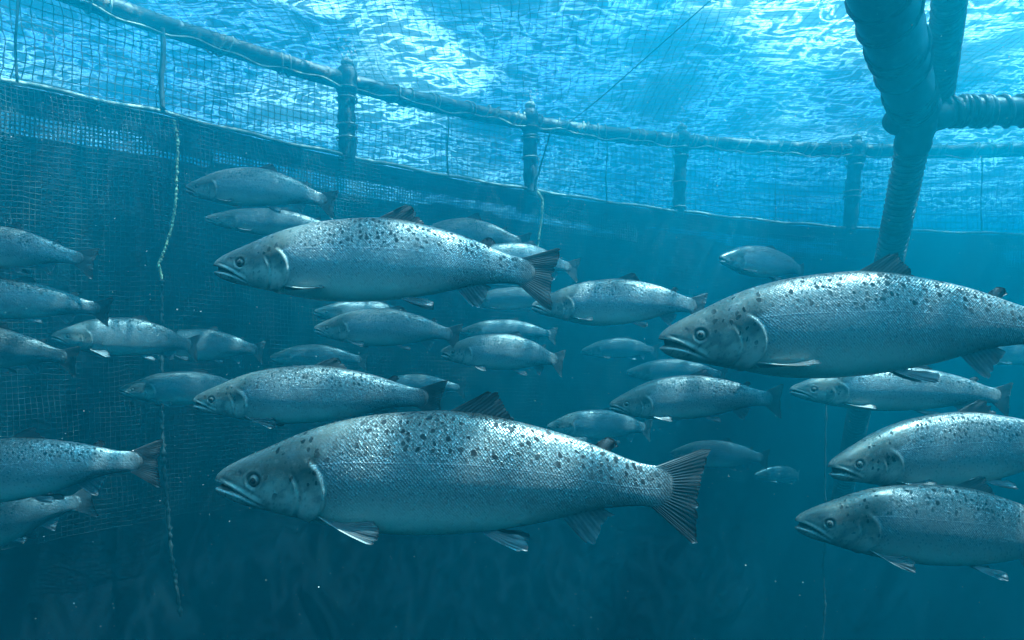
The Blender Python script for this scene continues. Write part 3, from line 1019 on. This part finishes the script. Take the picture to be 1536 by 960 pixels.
def salmon_material():
    k = NT('salmon_skin')
    oi = k.n('ObjectInfo').outputs['Random']
    x, a, z = k.sep(k.attr('rest'))
    lat, mouth, lips = k.sep(k.attr('fa'))
    edge, dark, head = k.sep(k.attr('fb'))
    off = k.math('MULTIPLY', oi, 37.0)
    p2 = k.comb(x, a, off)
    # colour from belly to back
    v = k.sm(lat, -0.15, 0.12)
    nd = k.n('MapRange'); k.l(lat, nd.inputs['Value'])
    nd.inputs['From Min'].default_value = -0.15; nd.inputs['From Max'].default_value = 0.11
    wob = k.noise(p2, 9, 3).outputs['Fac']
    vv = k.math('ADD', nd.outputs[0], k.math('MULTIPLY_ADD', wob, 0.10, -0.05))
    base = k.ramp(vv, [(0.0, (.68, .72, .60)), (0.16, (.54, .57, .50)), (0.34, (.33, .35, .34)), (0.54, (.24, .258, .258)), (0.68, (.175, .188, .184)), (0.82, (.085, .094, .090)), (0.92, (.034, .039, .036)), (1.0, (.022, .025, .023))])
    # scales: diamond lattice, overlapping
    ux = k.math('MULTIPLY', k.math('ADD', x, k.math('MULTIPLY', a, 0.85)), 150.0)
    uy = k.math('MULTIPLY', k.math('SUBTRACT', x, k.math('MULTIPLY', a, 0.85)), 150.0)
    lat2 = k.comb(ux, uy, 0.0)
    vo = k.n('TexVoronoi', voronoi_dimensions='2D', feature='F1')
    k.l(lat2, vo.inputs['Vector'])
    vo.inputs['Scale'].default_value = 1.0
    vo.inputs['Randomness'].default_value = 0.28
    cellr = k.sep(vo.outputs['Color'])
    body = k.math('SUBTRACT', 1.0, head)
    upper = k.sm(lat, -0.105, -0.02, 0.30, 1.0)
    sc_amt = k.math('MULTIPLY', k.math('MULTIPLY', body, upper), k.sm(k.noise(p2, 11, 3, 0.6).outputs['Fac'], 0.35, 0.62, 0.45, 1.0))
    sc_dark = k.sm(vo.outputs['Distance'], 0.34, 0.62)
    base = k.mix(k.math('MULTIPLY', k.math('MULTIPLY', sc_dark, sc_amt), 0.45), base, (.04, .05, .058))
    glint = k.math('MULTIPLY', k.sm(cellr[0], 0.55, 1.0), k.math('MULTIPLY', sc_amt, k.math('SUBTRACT', 1.0, sc_dark)))  # glints painted into the base colour of random scales
    base = k.mix(k.math('MULTIPLY', k.math('MULTIPLY', glint, k.sm(lat, 0.05, 0.095, 1.0, 0.25)), 0.5), base, (.62, .67, .70))
    # head skin: olive grey crown, silver cheeks, mottled
    hn = k.noise(p2, 26, 4, 0.6).outputs['Fac']
    hz = k.sm(k.math('ADD', z, k.math('MULTIPLY_ADD', hn, 0.05, -0.025)), -0.025, 0.040)
    hc = k.mix(hz, (.48, .48, .43), (.060, .070, .062))
    hc = k.mix(k.sm(hn, 0.45, 0.68, 0.0, 0.7), hc, (.09, .11, .115))
    hn2 = k.noise(p2, 48, 3, 0.6).outputs['Fac']
    hc = k.mix(k.sm(hn2, 0.58, 0.75, 0.0, 0.35), hc, (.42, .43, .40))
    base = k.mix(head, base, hc)
    # black spots
    wv = k.noise(p2, 60, 2).outputs['Color']
    def spots(scale, thr, r0, r1, seed):
        ad = k.n('VectorMath', operation='MULTIPLY_ADD')
        k.l(wv, ad.inputs[0]); ad.inputs[1].default_value = (.013, .013, 0); 
        k.l(k.comb(k.math('ADD', k.math('ADD', x, seed), off), k.math('MULTIPLY', a, 0.80), 0.0), ad.inputs[2])
        s = k.n('TexVoronoi', voronoi_dimensions='2D', feature='F1')
        k.l(ad.outputs[0], s.inputs['Vector'])
        s.inputs['Scale'].default_value = scale
        s.inputs['Randomness'].default_value = 0.85
        cr = k.sep(s.outputs['Color'])
        size = k.math('MULTIPLY_ADD', cr[1], r1 - r0, r0)
        q = k.math('DIVIDE', s.outputs['Distance'], size)
        m = k.sm(q, 0.78, 1.08, 1.0, 0.0)
        return k.math('MULTIPLY', k.math('MULTIPLY', m, k.math('MULTIPLY_ADD', cr[2], 0.2, 0.8)), k.math('GREATER_THAN', cr[0], thr))
    # the third voronoi coordinate only offsets the pattern per fish
    zone = k.sm(lat, -0.012, 0.030)
    fade = k.sm(k.math('ADD', lat, k.math('MULTIPLY_ADD', k.noise(p2, 14, 2).outputs['Fac'], 0.06, -0.03)), -0.02, 0.02)
    big = k.math('MULTIPLY', spots(60.0, 0.28, 0.15, 0.35, 0.0), fade)
    small = k.math('MULTIPLY', k.math('MULTIPLY', spots(128.0, 0.45, 0.16, 0.40, 3.3), fade), body)
    bodyspot = k.math('MULTIPLY', k.math('MAXIMUM', big, k.math('MULTIPLY', small, 0.7)), body)
    hs = k.math('MULTIPLY', k.math('MULTIPLY', spots(58.0, 0.72, 0.18, 0.34, 7.7), head), k.math('MULTIPLY', k.sm(x, 0.10, 0.13), k.sm(z, -0.03, 0.0)))
    base = k.mix(k.math('MULTIPLY', k.math('MAXIMUM', bodyspot, hs), 0.97), base, (.012, .014, .017))
    # lateral line
    ll = k.math('MULTIPLY', k.sm(k.math('ABSOLUTE', lat), 0.0004, 0.0016, 1.0, 0.0), body)
    base = k.mix(k.math('MULTIPLY', ll, 0.5), base, (.55, .58, .6))
    ll2 = k.math('MULTIPLY', k.sm(k.math('ABSOLUTE', k.math('ADD', lat, 0.0022)), 0.0004, 0.0016, 1.0, 0.0), body)
    base = k.mix(k.math('MULTIPLY', ll2, 0.5), base, (.05, .06, .075))
    base = k.mix(k.sm(k.math('ADD', x, k.math('MULTIPLY_ADD', wob, 0.03, -0.015)), 0.850, 0.908, 0.0, 0.92), base, (.060, .066, .070))
    # gill cover rim, lips, mouth, nostril
    base = k.mix(k.math('MULTIPLY', edge, 0.18), base, (.60, .60, .56))
    base = k.mix(k.math('MULTIPLY', dark, 0.85), base, (.02, .024, .026))
    base = k.mix(k.math('MULTIPLY', lips, 0.75), base, (.62, .62, .57))
    base = k.mix(mouth, base, (.012, .010, .010))
    tonev = k.math('MULTIPLY_ADD', oi, 0.45, 0.80)
    base = k.mix(1.0, base, k.comb(tonev, tonev, k.math('MULTIPLY', tonev, 0.98)), 'MULTIPLY')
    # relief
    hgt = k.math('MULTIPLY', k.math('SUBTRACT', 0.75, vo.outputs['Distance']), sc_amt)
    hgt = k.math('ADD', hgt, k.math('MULTIPLY', k.math('MULTIPLY', cellr[1], 0.6), sc_amt))
    hgt = k.math('ADD', hgt, k.math('MULTIPLY', hn2, k.math('MULTIPLY', head, 0.8)))
    dull = k.math('MAXIMUM', bodyspot, hs)
    hgt = k.math('MULTIPLY', hgt, k.math('MULTIPLY_ADD', dull, -0.85, 1.0))
    nrm = k.bump(hgt, 0.65, 0.0016)
    silver = k.math('MULTIPLY', k.sm(lat, -0.13, -0.05, 0.05, 0.60), k.sm(lat, 0.01, 0.08, 1.0, 0.6))
    silver = k.math('MULTIPLY', silver, k.sm(x, 0.85, 0.905, 1.0, 0.0))
    metal = k.math('MULTIPLY', silver, k.math('SUBTRACT', 1.0, k.math('MAXIMUM', bodyspot, k.math('MAXIMUM', mouth, k.math('MULTIPLY', head, 0.55)))))
    rough = k.math('MULTIPLY_ADD', cellr[2], 0.16, 0.26)
    rough = k.math('ADD', rough, k.math('MULTIPLY', dull, 0.35))
    b = k.n('BsdfPrincipled')
    k.l(base, b.inputs['Base Color']); k.l(rough, b.inputs['Roughness']); k.l(metal, b.inputs['Metallic']); k.l(nrm, b.inputs['Normal'])
    k.l(k.math('MULTIPLY_ADD', dull, -0.45, 0.45), b.inputs['Specular IOR Level'])
    return k.surf(b.outputs[0])

def fin_material():
    k = NT('salmon_fin')
    rs, t, s = k.sep(k.attr('fin'))
    tone, pe, seed = k.sep(k.attr('ftone'))
    ray = k.math('ABSOLUTE', k.math('SINE', k.math('MULTIPLY', rs, math.pi)))
    nz = k.noise(k.comb(rs, k.math('MULTIPLY', t, 2.2), seed), 1.3, 4, 0.6).outputs['Fac']
    darkc = k.mix(nz, (.012, .015, .018), (.055, .062, .066))
    palec = k.mix(nz, (.16, .18, .20), (.50, .50, .48))
    # ventral fins: dark heart, pale edge
    heart = k.math('MULTIPLY', k.sm(t, 0.1, 0.4), k.sm(t, 0.6, 0.95, 1.0, 0.0))
    palec = k.mix(k.math('MULTIPLY', heart, k.math('MULTIPLY', k.sm(nz, 0.35, 0.6), 0.75)), palec, (.05, .055, .06))
    c = k.mix(tone, darkc, palec)
    c = k.mix(k.math('MULTIPLY', k.math('MULTIPLY', k.sm(ray, 0.75, 1.0), nz), 0.28), c, (.24, .25, .25))
    c = k.mix(k.math('MULTIPLY', k.sm(ray, 0.0, 0.35, 1.0, 0.0), 0.35), c, (.015, .017, .02))
    basep = k.sm(t, 0.04, 0.22, 1.0, 0.0)
    c = k.mix(k.math('MULTIPLY', basep, k.math('MULTIPLY_ADD', tone, 0.5, 0.12)), c, (.30, .32, .33))
    le = k.math('MULTIPLY', k.sm(s, 0.0, 0.10, 1.0, 0.0), k.math('MULTIPLY_ADD', pe, 0.55, 0.12))
    c = k.mix(le, c, (.62, .62, .56))
    b = k.n('BsdfPrincipled')
    k.l(c, b.inputs['Base Color']); b.inputs['Roughness'].default_value = 0.42
    k.l(k.bump(ray, 0.25, 0.0008), b.inputs['Normal'])
    tr = k.n('BsdfTranslucent'); k.l(c, tr.inputs['Color'])
    tp = k.n('BsdfTransparent')
    m1 = k.n('MixShader'); m1.inputs[0].default_value = 0.30
    k.l(b.outputs[0], m1.inputs[1]); k.l(tr.outputs[0], m1.inputs[2])
    m2 = k.n('MixShader')
    k.l(k.math('MULTIPLY', k.sm(t, 0.35, 1.0), k.math('MULTIPLY_ADD', k.math('SUBTRACT', 1.0, ray), 0.30, 0.08)), m2.inputs[0])
    k.l(m1.outputs[0], m2.inputs[1]); k.l(tp.outputs[0], m2.inputs[2])
    return k.surf(m2.outputs[0])

def eye_material():
    k = NT('salmon_iris')
    rr = k.sep(k.attr('eyer'))[0]
    nz = k.noise(k.n('TexCoord').outputs['Object'], 400, 3).outputs['Fac']
    c = k.ramp(rr, [(0.0, (.30, .29, .24)), (0.50, (.26, .255, .21)), (0.66, (.15, .15, .135)), (0.78, (.12, .125, .115)), (0.88, (.04, .042, .046)), (1.0, (.02, .02, .02))])
    c = k.mix(k.math('MULTIPLY', nz, 0.3), c, (.10, .11, .10))
    return k.surf(k.bsdf(c, 0.25, 0.25, None, 0.5))
M_skin, M_fin, M_eye = salmon_material(), fin_material(), eye_material()
kp = NT('salmon_pupil'); M_pupil = kp.surf(kp.bsdf((.003, .003, .004), 0.35, 0.0, None, 0.15))

def dome(center, normal, r, bulge, nr, k):
    n = normal / np.linalg.norm(normal)
    u = np.cross(n, [0, 0, 1.0]); u /= np.linalg.norm(u); v = np.cross(n, u)
    q = np.linspace(0, 1, nr)[1:]
    ph = np.arange(k) * 2 * math.pi / k
    V = [center + n * bulge]
    for t in q:
        V += [center + r * t * (math.cos(a) * u + math.sin(a) * v) + n * bulge * (1 - t ** 2.2) for a in ph]
    V = np.array(V)
    F3 = np.stack([np.zeros(k, int), 1 + np.arange(k), 1 + (np.arange(k) + 1) % k], -1)
    F4 = grid_faces(nr - 1, k, True, 1)
    e = np.concatenate([[0], np.repeat(q, k)])
    return V, [F4, F3], dict(eyer=np.stack([e, e, e], -1))

def salmon(label, snout, lpx, real, res='mid', yaw=0.0, pitch=0.0, roll=0.0, bend=(0.02, 0.0), droop=0.5, dorsal_h=1.0, deep=1.0, seed=0, group='salmon swimming in the pen'):
    """snout: pixel of the snout; lpx: length it shows in photo pixels; real: length in metres"""
    if res == 'low':
        yaw += (-22, 14, 24, -10, 4)[seed % 5]
    depth = FPX * real * math.cos(R(yaw)) / lpx
    cx = snout[0] + 0.45 * lpx
    # axis runs through the snout pixel, pitched; the middle of the fish:
    cyp = snout[1] + math.tan(R(pitch)) * 0.45 * lpx
    loc = pix(cx, cyp, depth)
    rt = empty('salmon', tuple(loc), (R(roll), R(pitch), R(yaw)))
    tag(rt, label, 'salmon', group)
    bf = bend_fn(bend[0] * (1.5 if res == 'hi' else 2.4), bend[1])
    def X(V):
        W = bf(np.asarray(V, float).copy())
        W[:, 2] *= deep
        W[:, 1] *= (0.5 + 0.5 * deep)
        W[:, 0] -= 0.45
        return W * real
    fr = random.Random(seed * 13 + 5)
    V, F, A = body_rest(res, {0: .05, 1: .085, 2: .10}.get(seed, fr.choice((.02, .05, .08, .12))), fr.uniform(.90, 1.08) if seed > 2 else 1.0)
    obj('body', mesh_np('salmon_body', X(V), F, A), M_skin, rt)
    for nm, (fv, ff, fa) in fins_for(droop, dorsal_h, res, seed * 10):
        obj(nm, mesh_np('salmon_' + nm, X(fv), ff, fa), M_fin, rt)
    for sgn in (-1, 1):
        ez = EYE[1]; ey = float(side_y(EYE[0], ez))
        e = 1e-3
        nrm = np.array([-(side_y(EYE[0] + e, ez) - side_y(EYE[0] - e, ez)) / (2 * e), 1.0, -(side_y(EYE[0], ez + e) - side_y(EYE[0], ez - e)) / (2 * e)])
        nrm[1] *= sgn
        nrm = nrm / np.linalg.norm(nrm)
        c = np.array([EYE[0], sgn * ey, ez]) - nrm * .0026
        nr, kk = (9, 28) if res == 'hi' else (5, 14)
        dv, df, da = dome(c, nrm, .0122, .0044, nr, kk)
        if sgn > 0: pass
        eo = obj('eye', mesh_np('salmon_eye', X(dv), df, da), M_eye, rt)
        dv, df, da = dome(c + nrm * .0036, nrm, .0062, .0019, 4, kk)
        obj('pupil', mesh_np('salmon_pupil', X(dv), df), M_pupil, eo)
    return rt

FISH = [
 # label, snout px, length px, real m, res, yaw, pitch, bend(amp, phase), droop, dorsal, deep
 ('largest salmon in the foreground, whole body in view, spotted back, lower centre', (320, 731), 752, .86, 'hi', 0, -0.2, (.030, 1.2), .85, 1.0, 1.0),
 ('big sunlit salmon in the upper centre with bright dapples along its back', (317, 404), 530, .84, 'hi', 0, 0.0, (.030, 2.4), .15, 1.0, .96),
 ('big salmon cut off by the right edge with its back below the pipe frame leg', (988, 517), 640, .86, 'hi', 0, -2.5, (.020, .5), .05, 1.0, 1.0),
 ('long spotted salmon with a drooping paddle fin, just above the foreground salmon', (289, 606), 384, .80, 'mid', 0, -1.5, (.03, 3.6), 1.25, .8, .92),
 ('medium salmon right of centre swimming above the tail of the foreground salmon', (911, 611), 264, .74, 'mid', 6, -3.5, (.045, .3), .7, .7, 1.02),
 ('slender salmon half hidden under the belly of the big right edge salmon', (1182, 588), 352, .80, 'mid', 4, 1.0, (.03, 1.0), .35, .7, .80),
 ('olive headed salmon at the right edge, upper of the stacked pair', (1231, 703), 440, .80, 'mid', 8, -5.0, (.03, .7), .45, .9, 1.0),
 ('pale jawed salmon at the right edge, lower of the stacked pair', (1191, 787), 495, .82, 'mid', 4, 4.0, (.025, 2.0), 1.0, .9, 1.0),
 ('salmon in the upper left beside the yellow rope with a dark upright tail', (277, 284), 229, .76, 'mid', 4, 2.2, (.045, 2.5), .5, .8, 1.05),
 ('faint salmon with a pale open mouth directly below the upper left salmon', (314, 333), 205, .80, 'low', 8, 3.0, (.04, 1.0), .4, .6, .78),
 ('topmost of the salmon leaving by the left edge, tail towards the net', (-112, 372), 252, .78, 'mid', -8, 3.5, (.05, 2.2), .6, .8, 1.0),
 ('second salmon from the top at the left edge with a forked tail', (-108, 452), 262, .80, 'low', -6, 1.5, (.05, 3.4), .7, .7, .92),
 ('third salmon from the top at the left edge with fin tips hanging down', (-130, 520), 242, .80, 'mid', -12, 4.0, (.05, 2.8), .8, .7, 1.05),
 ('stubby salmon in the left middle whose tail covers a fainter one', (118, 511), 158, .80, 'mid', 42, 1.0, (.03, 1.8), 1.0, .5, 1.12),
 ('dim salmon right behind the tail of the stubby salmon at left', (236, 522), 150, .78, 'low', 24, 0.5, (.04, .8), .7, .6, 1.15),
 ('pale salmon partly covered by the head of the long spotted salmon', (205, 587), 168, .80, 'mid', 34, 0.0, (.03, 2.6), 1.1, .5, 1.0),
 ('pale salmon with hanging fin tips, centre, below the big sunlit one', (472, 496), 228, .76, 'mid', 6, 1.0, (.04, 2.0), .9, .5, 1.02),
 ('bright banded salmon in the picture centre with light stripes on its side', (662, 531), 202, .70, 'mid', 8, 2.5, (.05, 2.4), .9, .5, 1.12),
 ('faint salmon low in the centre haze just above the long spotted salmon', (405, 538), 150, .80, 'low', 14, 0.5, (.04, 1.5), .5, .4, .98),
 ('salmon whose head is hidden behind the tail of the big sunlit salmon', (797, 462), 274, .78, 'mid', 0, -1.0, (.035, 1.5), .3, .8, 1.0),
 ('dim salmon rising behind the dorsal fin of the big sunlit salmon', (612, 356), 184, .84, 'low', 10, 2.5, (.04, 2.2), .4, .9, 1.15),
 ('faint salmon whose tail sticks out right of the big sunlit tail', (690, 396), 198, .84, 'low', 6, -1.0, (.04, 3.0), .4, .6, .95),
 ('ghostly salmon alone before the far wall left of the pipe frame leg', (1069, 396), 160, .84, 'low', 6, 1.5, (.03, 1.0), .3, .4, 1.02),
 ('faint salmon with only its head showing left of the big right salmon chin', (940, 560), 155, .80, 'low', 10, .5, (.03, 1.0), .3, .4, .95),
 ('faded salmon left of the medium salmon, behind the foreground dorsal fin', (820, 642), 172, .82, 'low', 8, .5, (.03, 2.0), .6, .5, 1.08),
 ('small faded salmon right of the foreground tail in the haze', (1008, 684), 150, .80, 'low', 10, 1.0, (.05, 2.2), .6, .6, 1.08),
 ('spotted salmon with a broad pale tail at the lower left edge', (-168, 738), 405, .82, 'mid', -4, -7.0, (.04, 2.4), .5, .8, .95),
 ('lowest salmon at the left edge, tail raised, head out of the picture', (-122, 838), 270, .78, 'mid', -6, -20.0, (.04, 2.0), .9, .8, 1.0),
 ('pale salmon back glimpsed behind the tail of the long spotted salmon', (562, 581), 140, .82, 'low', 10, 0.0, (.03, 1.0), .5, .4, .95),
 ('faint salmon above the bright banded salmon, under the big sunlit belly', (690, 500), 150, .82, 'low', 10, 0.0, (.03, 1.0), .5, .5, .9),
 ('dim salmon in the gap between the big sunlit belly and its tail', (700, 452), 150, .84, 'low', 8, 0.0, (.03, 1.0), .4, .4, .9),
 ('small dim salmon behind the tail of the slender right salmon', (1440, 532), 180, .82, 'low', 8, -1.0, (.04, 2.0), .5, .5, .95),
 ('faint salmon just under the front belly of the big sunlit salmon', (486, 474), 150, .84, 'low', 12, 1.5, (.04, 1.8), .5, .5, .9),
 ('ghostly salmon between the bright banded salmon and the big right salmon', (872, 528), 128, .84, 'low', 14, -2.0, (.05, 2.6), .5, .5, 1.0),
 ('smallest ghostly salmon far back at lower right of the foreground tail', (1128, 712), 96, .80, 'low', 20, 3.0, (.05, 2.2), .5, .5, 1.0),
 ('ghostly salmon below the far left wall rope between the two left groups', (150, 470), 118, .84, 'low', 18, -1.0, (.05, .6), .5, .5, 1.0),
]
for i, (lab, sn, lpx, real, res, yaw, pit, bend, droop, dh, deep) in enumerate(FISH):
    salmon(lab, sn, lpx, real, res, yaw, pit, 0.0, bend, droop, dh, deep, seed=i)

# ------------------------------------------------------------------ drifting specks
def build_specks():
    b = Builder()
    r = np.random.default_rng(5)
    for _ in range(2000):
        d = 1.5 + 6.0 * r.random() ** 1.1
        c = np.array([r.uniform(-.85, .85) * d, d, r.uniform(-.42, .5) * d])
        s = (0.0005 + 0.0008 * r.random() ** 3) * (0.4 + 0.5 * d)
        V, F = ball(c, 1.0)
        V = c + (V - c) * s * r.uniform(.5, 1.3, 3)
        b.add(V, F)
    k = NT('speck')
    m = k.surf(k.bsdf((.55, .58, .5), .8))
    tag(obj('drifting_specks', b.mesh('drifting_specks'), m), 'tiny pale specks drifting through the water', 'specks', kind='stuff')
build_specks()
